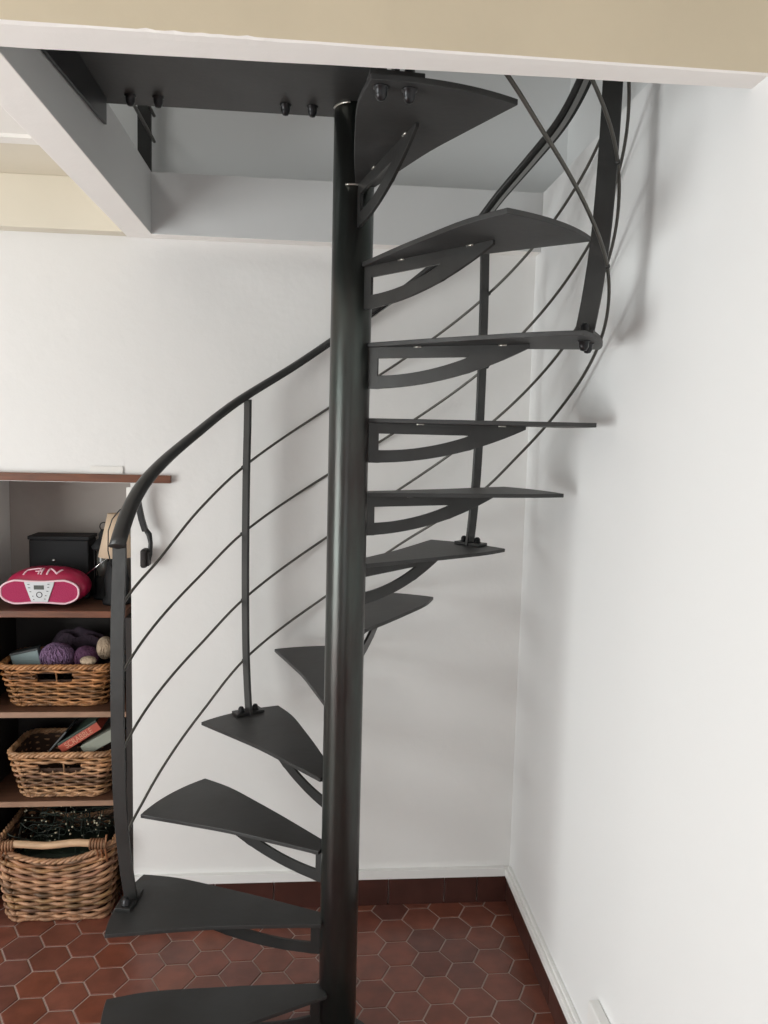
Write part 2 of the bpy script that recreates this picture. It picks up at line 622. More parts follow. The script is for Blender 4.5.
def bracket_bm():
    # vertical plate in the local x-z plane with a long window, below the tread
    t = 0.008
    L = 0.475
    zt = -TH
    def bot(x):
        u = (x - 0.047) / (L - 0.047)
        return -0.118 + (0.118 - 0.020) * u ** 2.1
    outer_b = [(0.047 + (L - 0.047) * i / 20, bot(0.047 + (L - 0.047) * i / 20)) for i in range(21)]
    outer = outer_b + [(L, zt)]
    xi0, xi1 = 0.080, 0.325
    def ib(x):
        u = (x - xi0) / (xi1 - xi0)
        return -0.084 + (0.084 - 0.040) * u ** 2.0
    bm = NB()
    # band quads: lower band between outer bottom and inner bottom; upper band; ends
    def quad(a, b, c, d):
        vs = []
        for y in (-t / 2, t / 2):
            vs.append([bm.verts.new((p[0], y, p[1])) for p in (a, b, c, d)])
        lo, hi = vs
        bm.faces.new(lo)
        bm.faces.new(list(reversed(hi)))
        for i in range(4):
            j = (i + 1) % 4
            bm.faces.new((lo[j], lo[i], hi[i], hi[j]))
    N = 16
    for i in range(N):
        xa = xi0 + (xi1 - xi0) * i / N
        xb = xi0 + (xi1 - xi0) * (i + 1) / N
        quad((xa, bot(xa)), (xb, bot(xb)), (xb, ib(xb)), (xa, ib(xa)))
        quad((xa, -0.040), (xb, -0.040), (xb, zt), (xa, zt))
    quad((0.047, bot(0.047)), (xi0, bot(xi0)), (xi0, zt), (0.047, zt))
    for i in range(10):
        xa = xi1 + (L - xi1) * i / 10
        xb = xi1 + (L - xi1) * (i + 1) / 10
        quad((xa, bot(xa)), (xb, bot(xb)), (xb, zt), (xa, zt))
    # merge and drop the inner shared faces
    bmesh.ops.remove_doubles(bm, verts=bm.verts, dist=1e-5)
    dup = {}
    for f in list(bm.faces):
        key = frozenset(v.index for v in f.verts)
        dup.setdefault(key, []).append(f)
    bm.verts.index_update()
    dup = {}
    for f in bm.faces:
        dup.setdefault(frozenset(v.index for v in f.verts), []).append(f)
    kill = [f for fl in dup.values() if len(fl) > 1 for f in fl]
    bmesh.ops.delete(bm, geom=kill, context='FACES_ONLY')
    bmesh.ops.recalc_face_normals(bm, faces=bm.faces)
    return bm


def weld_bm():
    bm = NB()
    for x in (0.19, 0.41):
        for y in (-0.0055,):
            tube(bm, [(x - 0.010, y, -TH - 0.002), (x + 0.010, y, -TH - 0.002)], 0.0022, 6)
    return bm


bm = NB()
prism(bm, tread_outline(), -TH, 0)
bmesh.ops.recalc_face_normals(bm, faces=bm.faces)
tread0 = link('tread', bm, M['tread'], st, bevel=0.0012)
br0 = link('bracket', bracket_bm(), M['steel'], tread0, bevel=0.0007, segs=1)
wds = islands('weld_bead', weld_bm(), M['weld'], tread0, smooth=True)
for wd0 in wds:
    wd0['label'] = 'bright bare weld bead'
for k in range(1, 13):
    if k == 1:
        t = tread0
    else:
        t = tread0.copy()
        C.objects.link(t)
        t.parent = st
        for ch in [br0] + wds:
            c = ch.copy()
            C.objects.link(c)
            c.parent = t
    t.location = (0, 0, RISE * k + (0.006 if 5 <= k <= 9 else 0))
    t.rotation_euler = (0, 0, th(k))

# bright weld at the foot of the top tread and at the pole head
bm = NB()
a0 = radians(-68)
tube(bm, [((PR + 0.001) * cos(radians(a)), (PR + 0.001) * sin(radians(a)), 2.388) for a in range(-115, -54, 10)], 0.003, 6)
tube(bm, [((PR + 0.001) * cos(radians(a)), (PR + 0.001) * sin(radians(a)), 2.586) for a in range(-170, -100, 8)], 0.003, 6)
for o in islands('weld_seam', bm, M['weld'], st, smooth=True):
    o['label'] = 'bright weld seam on the pole head'

# landing plate, with angle under its rear and the hanger plate on the trimmer
bm = NB()
prism(bm, [(-0.636, -0.65), (0.02, -0.65), (0.05, 0.02), (0.02, 0.056), (-0.636, 0.056)], 2.588, 2.60)
bmesh.ops.recalc_face_normals(bm, faces=bm.faces)
link('landing_plate', bm, M['tread'], st, bevel=0.001)
bm = NB()
prism(bm, [(-0.65, 2.588), (0.020, 2.588), (0.020, 2.523), (-0.42, 2.492), (-0.65, 2.490)], -0.632, -0.624,
      mtx=Matrix(((0, 0, 1, 0), (1, 0, 0, 0), (0, 1, 0, 0), (0, 0, 0, 1))))
bmesh.ops.recalc_face_normals(bm, faces=bm.faces)
link('hanger_plate', bm, M['bolt'], st, bevel=0.001)


def rr(h):
    return interp([(0, 0.604), (0.1, 0.619), (0.25, 0.633), (0.5, 0.640), (0.8, 0.638), (1.0, 0.630)], max(0, min(h, 1.0)))


RAIL = [(173, 1.432), (165, 1.535), (157, 1.610), (137, 1.750), (123, 1.856), (106, 1.974), (94, 2.067), (50, 2.42), (40, 2.52),
        (29, 2.60), (17, 2.668), (8, 2.73), (-27, 2.99), (-83, 3.36)]


def bolt(bm, x, y, z, up=1, r=0.011, h=0.016):
    prof = [(0, 0), (r * 1.25, 0), (r * 1.25, 0.002), (r, 0.003), (r * 0.95, h * 0.6), (r * 0.6, h * 0.92), (0, h)]
    n = 12
    rings = []
    for pr, pz in prof:
        rings.append([bm.verts.new((x + pr * cos(2 * pi * k / n), y + pr * sin(2 * pi * k / n), z + up * pz)) for k in range(n)] if pr else [bm.verts.new((x, y, z + up * pz))])
    for a, b in zip(rings, rings[1:]):
        for k in range(n):
            k2 = (k + 1) % n
            if len(a) == 1:
                bm.faces.new((a[0], b[k2], b[k]))
            elif len(b) == 1:
                bm.faces.new((a[k], a[k2], b[0]))
            else:
                bm.faces.new((a[k], a[k2], b[k2], b[k]))


def mount(parent):
    """clamp under and over a plate: local x radial, y tangential, z=0 plate top"""
    bm = NB()
    bx(bm, -0.022, 0.024, -0.050, 0.050, 0.0, 0.010)
    m = link('base_plate', bm, M['steel'], parent, bevel=0.0015)
    for y in (-0.026, 0.026):
        bm = NB()
        bolt(bm, 0.0, y, 0.010, 1, 0.0105, 0.019)
        link('bolt', bm, M['bolt'], parent, smooth=True)
        bm = NB()
        bolt(bm, 0.0, y, -TH, -1, 0.012, 0.024)
        link('nut', bm, M['bolt'], parent, smooth=True)


for k, a in ((2, 171), (4, 119.8), (7, 45.3), (10, 330.8), (12, 274.3)):
    z0 = RISE * k + (0.006 if 5 <= k <= 9 else 0)
    ztop = interp(RAIL, a if a < 200 else a - 360) - 0.012
    hh = ztop - z0
    w = {2: 0.0190, 10: 0.0220}.get(k, 0.0215)
    bm = NB()
    rings = []
    for i in range(25):
        h = hh * i / 24
        r = rr(h) if k != 12 else rr(h) - 0.0
        rings.append([bm.verts.new(((r - 0.610) + dx, dy, h)) for dx, dy in ((-w, -0.0045), (w, -0.0045), (w, 0.0045), (-w, 0.0045))])
    for A, B in zip(rings, rings[1:]):
        for q in range(4):
            bm.faces.new((A[q], A[(q + 1) % 4], B[(q + 1) % 4], B[q]))
    bm.faces.new(list(reversed(rings[0])))
    bm.faces.new(rings[-1])
    o = link('baluster', bm, M['steel'], st, bevel=0.0008, segs=1)
    ar = radians(a)
    o.location = (0.610 * cos(ar), 0.610 * sin(ar), z0)
    o.rotation_euler = (0, 0, ar)
    mount(o)

# handrail: helical flat with a rounded top and a rib beneath
A0, A1 = 172.5, -88.5
bm = NB()
prof = [(-0.021, -0.004), (-0.0235, 0.002), (-0.020, 0.010), (-0.010, 0.015), (0.0, 0.0165), (0.010, 0.015), (0.020, 0.010), (0.0235, 0.002), (0.021, -0.004),
        (0.008, -0.004), (0.008, -0.009), (-0.008, -0.009), (-0.008, -0.004)]
prev = None
NS = 150
for i in range(NS + 1):
    a = A0 + (A1 - A0) * i / NS
    z = interp(RAIL, a)
    dz = (interp(RAIL, a - 0.5) - interp(RAIL, a + 0.5))
    e = Vector((cos(radians(a)), sin(radians(a)), 0))
    tan = Vector((sin(radians(a)), -cos(radians(a)), 0)) * (0.63 * radians(1)) + Vector((0, 0, dz))
    tan.normalize()
    nrm = e.cross(tan)
    if nrm.z < 0:
        nrm = -nrm
    c = e * 0.630 + Vector((0, 0, z))
    sc_ = 1.0
    ring = [bm.verts.new(c + e * (px * sc_) + nrm * (pz * sc_)) for px, pz in prof]
    if prev:
        for q in range(len(prof)):
            f = bm.faces.new((prev[q], prev[(q + 1) % len(prof)], ring[(q + 1) % len(prof)], ring[q]))
            f.material_index = 1 if q == 10 else 0
            f.smooth = q < 8
    else:
        bm.faces.new(list(reversed(ring)))
    prev = ring
bm.faces.new(prev)
bmesh.ops.recalc_face_normals(bm, faces=bm.faces)
link('handrail', bm, [M['steel'], M['rib']], st)

RODS = [
    (0.665, [(171, 1.20), (159, 1.286), (148, 1.362), (134, 1.504), (119.5, 1.643), (94, 1.848), (47, 2.215), (10, 2.52), (-27, 2.80), (-83, 3.13)]),
    (0.671, [(171, 0.985), (160, 1.072), (134, 1.278), (120, 1.411), (94, 1.614), (47, 1.980), (10, 2.29), (-27, 2.57), (-83, 2.92)]),
    (0.660, [(171, 0.775), (160, 0.860), (134, 1.055), (120, 1.184), (93, 1.400), (47, 1.772), (20, 2.00), (0, 2.165), (-27, 2.37), (-47, 2.49), (-83, 2.74)]),
    (0.649, [(171, 0.520), (162.6, 0.585), (156, 0.632), (134, 0.828), (119.6, 0.978), (93, 1.190), (70.9, 1.378), (46, 1.568), (31, 1.712), (14, 1.860), (0, 1.965), (-15, 2.065),
             (-27, 2.145), (-42, 2.23), (-58, 2.345), (-67, 2.43), (-83, 2.575)]),
]
for R, tab in RODS:
    bm = NB()
    pts = []
    for i in range(121):
        a = 168.5 + (-88 - 168.5) * i / 120
        pts.append((R * cos(radians(a)), R * sin(radians(a)), interp(tab, a)))
    tube(bm, pts, 0.0043, 8)
    rod = link('railing_rod', bm, M['rod'], st, smooth=True)
    for a in (119.8, 45.3, -29.2, -85.5):
        p = Vector((R * cos(radians(a)), R * sin(radians(a)), interp(tab, a)))
        bm = NB()
        bmesh.ops.create_icosphere(bm, subdivisions=2, radius=0.0070, matrix=Matrix.Translation(p))
        link('weld_knob', bm, M['steel'], rod, smooth=True)

# mounts of the landing guard, bolted through the rear edge of the landing plate
for X in (-0.143, -0.527):
    bm = NB()
    bx(bm, -0.0045, 0.0045, -0.022, 0.022, 0, 0.95)
    o = link('landing_baluster', bm, M['steel'], st, bevel=0.001, loc=(X, 0.002, 2.60))
    bm = NB()
    bx(bm, -0.05, 0.05, -0.024, 0.024, 0, 0.008)
    link('base_plate', bm, M['steel'], o, bevel=0.001)
    for dx in (-0.034, 0.034):
        bm = NB()
        bolt(bm, dx, 0, 0.008, 1)
        link('bolt', bm, M['bolt'], o, smooth=True)
        bm = NB()
        bolt(bm, dx, -0.004, -0.012, -1, 0.012, 0.026)
        link('nut', bm, M['bolt'], o, smooth=True)

# guard standing upstairs beyond the landing
gr = thing('guard_rail', 'dark steel guard post with two thin rods, upstairs behind the left end of the landing', 'railing', (-0.60, 2.845, ZF))
bm = NB()
bx(bm, -0.023, 0.023, -0.006, 0.006, 0, 0.95)
link('post', bm, M['steel'], gr, bevel=0.001)
for z in (0.15, 0.235):
    bm = NB()
    cyl(bm, (0.030, 0.012, z), (0.030, -0.68, z), 0.0055, 10)
    link('rod', bm, M['rod'], gr, smooth=True)
bm = NB()
cyl(bm, (0.030, 0, 0.95), (0.030, -0.68, 0.95), 0.012, 10)
bx(bm, -0.023, 0.035, -0.006, 0.006, 0.94, 0.95)
link('top_rail', bm, M['steel'], gr)
bm = NB()
bx(bm, 0.022, 0.040, -0.69, -0.67, 0, 0.95)
link('end_post', bm, M['steel'], gr, bevel=0.001)

# ------------------------------------------------------------------ alcove shelving
bc = thing('alcove_bookcase', 'brown wooden bookcase with three shelves built into the alcove at left', 'bookcase', (0, 0, 0))
bm = NB()
bx(bm, NL - 0.1, -0.496, YB - 0.022, YB - 0.0005, 1.576, 1.603)
link('top_board', bm, M['mdf'], bc, bevel=0.002)
BY0 = YB + 0.004
for z0, z1 in ((1.096, 1.119), (0.734, 0.754), (0.404, 0.423)):
    bm = NB()
    bx(bm, NL + 0.004, XN - 0.022, BY0 + 0.004, ND - 0.022, z0, z1)
    b = link('shelf_board', bm, M['shelfwood'], bc)
    bm = NB()
    bx(bm, NL + 0.004, XN - 0.022, BY0 - 0.002, BY0 + 0.004, z0, z1)
    e = link('edge_strip', bm, M['mdf'] if z0 > 1 else M['lip'], b, bevel=0.001)
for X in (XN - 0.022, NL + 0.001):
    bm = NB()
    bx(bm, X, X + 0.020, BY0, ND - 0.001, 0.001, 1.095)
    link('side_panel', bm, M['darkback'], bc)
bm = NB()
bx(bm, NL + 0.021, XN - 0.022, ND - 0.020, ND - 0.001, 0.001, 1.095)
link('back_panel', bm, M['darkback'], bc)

tag(link('card_strip', (lambda b: (bx(b, -0.055, 0.055, -0.003, 0.0, 0, 0.026), b)[1])(NB()), M['paper'], loc=(-0.715, YB - 0.003, 1.604)),
    'small white card strip propped on the brown top board of the bookcase', 'card')
tag(link('wall_bracket', (lambda b: (bx(b, -0.011, 0.011, -0.012, 0.0, -0.026, 0.026), b)[1])(NB()), M['paper'], loc=(-0.652, 2.80, 1.530), bevel=0.002),
    'tiny white plastic fitting at upper right inside the alcove, just below the top board', 'fitting')
bpy.data.objects['wall_bracket'].location = (-0.648, 2.80, 1.530)

# ------------------------------------------------------------------ wicker baskets


def rrect(u, hx, hy, rc):
    """point and outward normal on a rounded rectangle, u in [0,1)"""
    sx, sy = hx - rc, hy - rc
    seg = [2 * sx, pi * rc / 2, 2 * sy, pi * rc / 2] * 2
    tot = sum(seg)
    d = (u % 1.0) * tot
    cs = [(-sx, -hy, 1, 0, 0, -1), None]
    # bottom(front) edge: left->right at y=-hy
    i = 0
    while d > seg[i]:
        d -= seg[i]
        i += 1
        if i > 7:
            i = 7
            break
    if i == 0:
        return (-sx + d, -hy), (0, -1)
    if i == 1:
        a = -pi / 2 + d / rc
        return (sx + rc * cos(a), -sy + rc * sin(a)), (cos(a), sin(a))
    if i == 2:
        return (hx, -sy + d), (1, 0)
    if i == 3:
        a = d / rc
        return (sx + rc * cos(a), sy + rc * sin(a)), (cos(a), sin(a))
    if i == 4:
        return (sx - d, hy), (0, 1)
    if i == 5:
        a = pi / 2 + d / rc
        return (-sx + rc * cos(a), sy + rc * sin(a)), (cos(a), sin(a))
    if i == 6:
        return (-hx, sy - d), (-1, 0)
    a = pi + d / rc
    return (-sx + rc * cos(a), -sy + rc * sin(a)), (cos(a), sin(a))


def basket(name, label, loc, rotz, wt, dt, wb, db, H, rows, m, stakes, sag=0.0, slot=None, handle=False, seed=1, rw=None):
    rnd = random.Random(seed)
    t = thing(name, label, 'basket', loc, rotz, 'wicker baskets in the bookcase')
    bm = NB()
    lay = bm.loops.layers.color.new('tone')
    rw = rw or H / rows * 0.46

    def top(u, x):
        # rim height: dips in the middle of the long sides
        return H - sag * max(0, 1 - (x / (wt * 0.46)) ** 2)

    def P(u, f, off=0.0):
        hx = (wb + (wt - wb) * f) / 2
        hy = (db + (dt - db) * f) / 2
        (x, y), (nx, ny) = rrect(u, hx, hy, 0.045)
        return Vector((x + nx * off, y + ny * off, f * top(u, x)))

    def paint(fs, k):
        for f in fs:
            for l in f.loops:
                l[lay] = (k[0], k[1], k[2], 1)

    spu = 6
    N = stakes * spu
    for r in range(rows):
        f = (r + 0.6) / (rows + 0.3)
        k = rnd.uniform(0.62, 1.3)
        kk = (k, k * rnd.uniform(0.95, 1.02), k * rnd.uniform(0.88, 1.0))
        ph = (r % 2)
        runs = []
        cur = []
        for i in range(N + 1):
            u = i / N
            off = 0.0070 * cos(pi * (i / spu) + pi * ph) + rnd.uniform(-0.0006, 0.0006)
            p = P(u, f, off)
            p.z += rnd.uniform(-0.0008, 0.0008) + 0.0012 * sin(u * 20 + r)
            hide = False
            if slot:
                f0, f1, sxw = slot
                if f0 < f < f1 and p.y < 0 and abs(p.x) < sxw:
                    hide = True
            if hide:
                if len(cur) > 1:
                    runs.append(cur)
                cur = []
            else:
                cur.append(p)
        if len(cur) > 1:
            runs.append(cur)
        for c in runs:
            paint(tube(bm, c, rw * rnd.uniform(0.86, 1.12), 6), kk)
    for s in range(stakes):
        u = (s + 0.5) / stakes
        k = rnd.uniform(0.6, 1.0)
        pp = [P(u, q / 8, 0) for q in range(9)]
        if slot and pp[6].y < 0 and abs(pp[6].x) < slot[2] and abs(pp[6].x) > 0.018:
            pp = pp[:6]
        paint(tube(bm, pp, 0.0032, 5), (k, k, k))
    # twisted rim: two strands
    for q in range(3):
        k = rnd.uniform(0.85, 1.25)
        pts = []
        for i in range(N):
            u = i / N
            w_ = 2 * pi * (i / N * 22 + q / 3)
            p = P(u, 1.0, 0.006 * cos(w_))
            p.z += 0.006 * sin(w_)
            pts.append(p)
        paint(tube(bm, pts, 0.0055, 6, closed=True), (k, k * 0.97, k * 0.92))
        pts = []
        for i in range(N):
            u = i / N
            w_ = 2 * pi * (i / N * 22 + q / 3)
            hx, hy = wb / 2, db / 2
            (x, y), (nx, ny) = rrect(u, hx, hy, 0.045)
            pts.append(Vector((x + nx * 0.004 * cos(w_), y + ny * 0.004 * cos(w_), 0.008 + 0.003 * sin(w_))))
        paint(tube(bm, pts, 0.0045, 6, closed=True), (k * 0.8, k * 0.78, k * 0.75))
    link('woven_body', bm, m, t, smooth=True)
    # inner sheet and base: dark colour stands for shadow between the strands
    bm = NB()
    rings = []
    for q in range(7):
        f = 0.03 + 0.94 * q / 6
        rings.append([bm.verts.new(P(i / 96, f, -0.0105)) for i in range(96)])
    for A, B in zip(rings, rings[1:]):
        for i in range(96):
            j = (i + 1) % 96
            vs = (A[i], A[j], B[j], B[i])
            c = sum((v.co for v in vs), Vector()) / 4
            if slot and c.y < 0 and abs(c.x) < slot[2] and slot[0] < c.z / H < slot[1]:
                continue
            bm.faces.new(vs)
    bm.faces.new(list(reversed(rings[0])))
    link('shadow_lining', bm, M['liner'], t, smooth=True)
    if handle:
        bm = NB()
        pts = [(-wt / 2 + 0.02 + (wt - 0.04) * i / 12, -dt / 2 - 0.004, H + 0.012 + 0.004 * sin(i * 0.9)) for i in range(13)]
        tube(bm, pts, 0.0125, 12)
        link('wooden_handle', bm, M['peeled'], t, smooth=True)['label'] = 'pale peeled branch handle across the front rim'
        bm = NB()
        lay = bm.loops.layers.color.new('tone')
        for sx in (-1, 1):
            for q in range(5):
                x = sx * (wt / 2 - 0.030 - 0.010 * q)
                pts = [(x, -dt / 2 - 0.004 + 0.0165 * cos(a * pi / 6), H + 0.010 + (0.0165 if a < 7 else 0.0165) * sin(a * pi / 6)) for a in range(12)]
                paint(tube(bm, pts, 0.004, 6, closed=True), (0.8, 0.75, 0.7))
            for q in range(3):
                x = sx * (wt / 2 - 0.016 - 0.014 * q)
                paint(tube(bm, [(x, -dt / 2 + 0.004, H - 0.06), (x - sx * 0.004, -dt / 2 - 0.012, H), (x, -dt / 2 - 0.006, H + 0.024 + 0.02 * (q == 0))], 0.004, 6), (0.9, 0.8, 0.7))
        islands('handle_binding', bm, m, t, smooth=True)
    return t


basket('wicker_basket', 'orange-brown wicker basket holding wool balls, on the middle shelf under the pink radio', (-0.918, 2.910, 0.755), 0.0,
       0.392, 0.23, 0.325, 0.19, 0.150, 14, M['wicker'], 26, slot=(0.62, 0.86, 0.062), seed=3)
basket('wicker_basket', 'wicker basket holding board game boxes, on the lowest shelf', (-0.896, 2.885, 0.424), 0.0,
       0.370, 0.23, 0.300, 0.19, 0.166, 15, M['wicker_mid'], 26, slot=(0.60, 0.80, 0.072), seed=7)
basket('wicker_basket', 'large wicker log basket with a branch handle, standing on the tiled floor', (-0.898, 2.850, 0.0), 0.0,
       0.405, 0.33, 0.350, 0.28, 0.290, 19, M['wicker_big'], 24, sag=0.055, handle=True, seed=11)


def ball(bm, c, r, sq=(1, 1, 1), amp=0.15, sub=3, seed=0, fr=8):
    res = bmesh.ops.create_icosphere(bm, subdivisions=sub, radius=1.0)
    for v in res['verts']:
        d = v.co.copy()
        k = 1 + amp * noise.noise(d * fr * 0.25 + Vector((seed, seed * 2, 0)))
        v.co = Vector((c[0] + d.x * r * sq[0] * k, c[1] + d.y * r * sq[1] * k, c[2] + d.z * r * sq[2] * k))


def yarn(name, label, m, c, r, sq, seed):
    """ball of wool: solid core wound with strands"""
    rnd = random.Random(seed)
    t = thing(name, label, 'wool', c, 0, 'wool balls in the upper basket')
    bm = NB()
    ball(bm, (0, 0, 0), r * 0.96, sq, 0.04, 3, seed)
    link('core', bm, m, t, smooth=True)
    bm = NB()
    for w_ in range(34):
        ax = Vector((rnd.uniform(-1, 1), rnd.uniform(-1, 1), rnd.uniform(-0.4, 0.4))).normalized()
        a = ax.orthogonal().normalized()
        b = ax.cross(a)
        pts = []
        offs = rnd.uniform(-0.35, 0.35)
        for i in range(28):
            q = 2 * pi * i / 28
            d = (a * cos(q) + b * sin(q)) * sqrt(1 - offs * offs) + ax * offs
            pts.append(Vector((d.x * r * sq[0], d.y * r * sq[1], d.z * r * sq[2])))
        tube(bm, pts, 0.0024, 5, closed=True)
    link('strands', bm, m, t, smooth=True)
    return t


# wool in the upper basket
yarn('wool_ball', 'lilac ball of wool in the middle of the basket below the radio', M['lilac'], (-0.932, 2.880, 0.918), 0.053, (1.15, 0.9, 1.0), 5)
yarn('wool_ball', 'dark aubergine ball of wool right of the lilac ball', M['aubergine'], (-0.833, 2.890, 0.912), 0.043, (1.05, 0.9, 1.0), 8)


def cloth_heap(name, label, m, c, sx, sy, sz, seed, cat='cloth'):
    bm = NB()
    n, k = 40, 24
    g = []
    for i in range(n + 1):
        row = []
        for j in range(k + 1):
            u, v = i / n * 2 - 1, j / k * 2 - 1
            e = max(0, 1 - (abs(u) ** 2.6)) * max(0, 1 - abs(v) ** 2.6)
            h = e ** 0.5 * (0.90 + 0.22 * noise.noise(Vector((u * 1.7 + seed + 3, v * 2.0, 0))) + 0.05 * sin(u * 9 + v * 3 + 2 * noise.noise(Vector((u * 2, v * 2, seed)))))
            row.append(bm.verts.new((u * sx, v * sy, max(0, h) * sz)))
        g.append(row)
    for i in range(n):
        for j in range(k):
            bm.faces.new((g[i][j], g[i + 1][j], g[i + 1][j + 1], g[i][j + 1]))
    bot = [g[i][0] for i in range(n + 1)] + [g[n][j] for j in range(1, k + 1)] + [g[i][k] for i in range(n - 1, -1, -1)] + [g[0][j] for j in range(k - 1, 0, -1)]
    lo = [bm.verts.new((v.co.x * 0.9, v.co.y * 0.9, -0.015)) for v in bot]
    for i in range(len(bot)):
        j = (i + 1) % len(bot)
        bm.faces.new((bot[j], bot[i], lo[i], lo[j]))
    bm.faces.new(lo)
    bmesh.ops.recalc_face_normals(bm, faces=bm.faces)
    o = link(name, bm, m, smooth=True, loc=c)
    return tag(o, label, cat)


cloth_heap('knitted_scarf', 'dark plum knitted scarf heaped behind the wool balls in the upper basket', M['plum'], (-0.880, 2.968, 0.880), 0.128, 0.034, 0.120, 3)
yarn('wool_ball', 'fluffy cream wool ball at the right end of the upper basket', M['fluff'], (-0.765, 2.895, 0.948), 0.036, (0.8, 0.8, 1.15), 15)
yarn('wool_ball', 'small flat cream wool ball lying on the front rim of the upper basket', M['fluff'], (-0.806, 2.822, 0.921), 0.020, (1.35, 0.9, 0.75), 21)

bx_t = thing('small_box', 'pale blue card box tilted at the left of the upper basket', 'box', (-1.035, 2.885, 0.880))
bx_t.rotation_euler = (0, radians(-12), radians(4))
bm = NB()
bx(bm, -0.048, 0.048, -0.020, 0.020, 0, 0.058)
link('carton', bm, M['bluebox'], bx_t, bevel=0.002)
bm = NB()
bx(bm, -0.050, 0.050, -0.022, 0.022, 0.0585, 0.066)
link('lid', bm, M['darkbook'], bx_t, bevel=0.001)

# board games standing slanted in the lower basket


def slab(name, label, cat, m, loc, rot, L, Wd, T, extra=None):
    t = thing(name, label, cat, loc, 0, None if cat == 'book' else 'board games in the lower basket')
    t.rotation_euler = rot
    bm = NB()
    bx(bm, -L / 2, L / 2, -T / 2 * 0 - 0.0, Wd, -T / 2, T / 2)
    link('cover' if cat == 'book' else 'carton', bm, m, t, bevel=0.0015)
    return t


FY = 2.80
slab('book', 'thin dark slanting book at the left of the lower basket', 'book', M['darkbook'], (-0.925, 2.810, 0.610), (0, radians(-50), 0), 0.125, 0.14, 0.006)
g = slab('board_game_box', 'slanting red-fronted board game box in the lower basket', 'board game', M['redgame'], (-0.838, 2.812, 0.636), (0, radians(-33), 0), 0.165, 0.14, 0.030)
cu = bpy.data.curves.new('lettering', 'FONT')
cu.body = 'SCRABBLE'
cu.size = 0.030
cu.extrude = 0.0006
cu.align_x = 'CENTER'
cu.align_y = 'CENTER'
lt = bpy.data.objects.new('lettering', cu)
C.objects.link(lt)
dg = bpy.context.evaluated_depsgraph_get()
me = bpy.data.meshes.new_from_object(lt.evaluated_get(dg))
bpy.data.objects.remove(lt)
lt = bpy.data.objects.new('lettering', me)
me.materials.clear()
me.materials.append(M['lettering'])
C.objects.link(lt)
lt.parent = g
lt.location = (-0.003, -0.0008, 0)
lt.rotation_euler = (radians(90), 0, 0)
lt.scale = (0.83, 1.0, 1.0)
bm = NB()
bx(bm, -0.0825, 0.0825, 0.002, 0.14, 0.0155, 0.0235)
link('lid', bm, M['gamegreen'], g, bevel=0.001)
slab('board_game_box', 'grey-green slanting box at the right of the lower basket', 'board game', M['greybook'], (-0.765, 2.810, 0.620), (0, radians(-30), 0), 0.140, 0.14, 0.040)

# tangle of fairy lights in the log basket
fl = thing('string_lights', 'dark tangle of string lights with small pale bulbs filling the large log basket', 'lights', (-0.898, 2.860, 0.17))
bm = NB()
rnd = random.Random(9)
for w_ in range(46):
    cx, cy = rnd.uniform(-0.14, 0.14), rnd.uniform(-0.10, 0.10)
    r1, r2 = rnd.uniform(0.03, 0.075), rnd.uniform(0.02, 0.06)
    ti, ph = rnd.uniform(0, pi), rnd.uniform(0, 6)
    zc = rnd.uniform(0.02, 0.145)
    pts = []
    for i in range(22):
        a = i / 21 * rnd.uniform(5.0, 5.05) + ph
        x = cx + r1 * cos(a)
        y = cy + r2 * sin(a) * cos(ti)
        z = zc + r2 * sin(a) * sin(ti) + 0.012 * sin(3 * a)
        pts.append((max(-0.175, min(0.175, x)), max(-0.135, min(0.13, y)), max(0, min(0.215, z))))
    tube(bm, pts, 0.0016, 5)
tube(bm, [(-0.01 + 0.055 * cos(a / 12 * pi), -0.05, 0.165 + 0.058 * sin(a / 12 * pi)) for a in range(13)], 0.0015, 5)
link('wire', bm, M['leafwire'], fl, smooth=True)
bm = NB()
for w_ in range(60):
    p = Vector((rnd.uniform(-0.165, 0.165), rnd.uniform(-0.13, 0.10), rnd.uniform(0.08, 0.185)))
    bmesh.ops.create_icosphere(bm, subdivisions=1, radius=rnd.uniform(0.0022, 0.0042), matrix=Matrix.Translation(p))
o = link('bulbs', bm, M['bulb'], fl, smooth=True)
o['kind'] = 'stuff'
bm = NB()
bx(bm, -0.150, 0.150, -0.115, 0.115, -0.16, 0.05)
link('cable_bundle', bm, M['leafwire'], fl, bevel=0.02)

# ------------------------------------------------------------------ pink radio
rd = thing('portable_radio', 'bright pink oval portable radio with a silver control panel, on the top shelf', 'radio', (-0.954, 2.868, 1.120), 0)
# body: superellipse pod with a waist
bm = NB()
NX, NA = 40, 28


def pod(hx, x):
    u = abs(x) / hx
    top = 0.116 + 0.014 * (1 - (x / hx) ** 2)
    h = (1 - u ** 3.2) ** (1 / 2.4) if u < 1 else 0
    return h, top


HX, DY = 0.143, 0.068
rings = []
for i in range(NX + 1):
    s = -cos(pi * i / NX)
    x = s * HX
    u = abs(s)
    h = max(0.0, 1 - u ** 3.0) ** (1 / 2.3)
    zt = 0.066 + (0.060 + 0.012 * (1 - s * s)) * h
    zb = 0.066 - 0.062 * h
    dy = DY * (0.35 + 0.65 * h) if h > 0 else DY * 0.3
    ring = []
    for k in range(NA):
        a = 2 * pi * k / NA
        cy_, cz_ = cos(a), sin(a)
        e = 0.75
        yy = dy * (abs(cy_) ** e) * (1 if cy_ > 0 else -1)
        zz = (abs(cz_) ** e) * (1 if cz_ > 0 else -1)
        z = 0.066 + (zz * (zt - 0.066) if zz > 0 else zz * (0.066 - zb))
        ring.append(bm.verts.new((x, yy, z)))
    rings.append(ring)
for A, B in zip(rings, rings[1:]):
    for k in range(NA):
        bm.faces.new((A[k], A[(k + 1) % NA], B[(k + 1) % NA], B[k]))
bmesh.ops.remove_doubles(bm, verts=bm.verts, dist=1e-5)
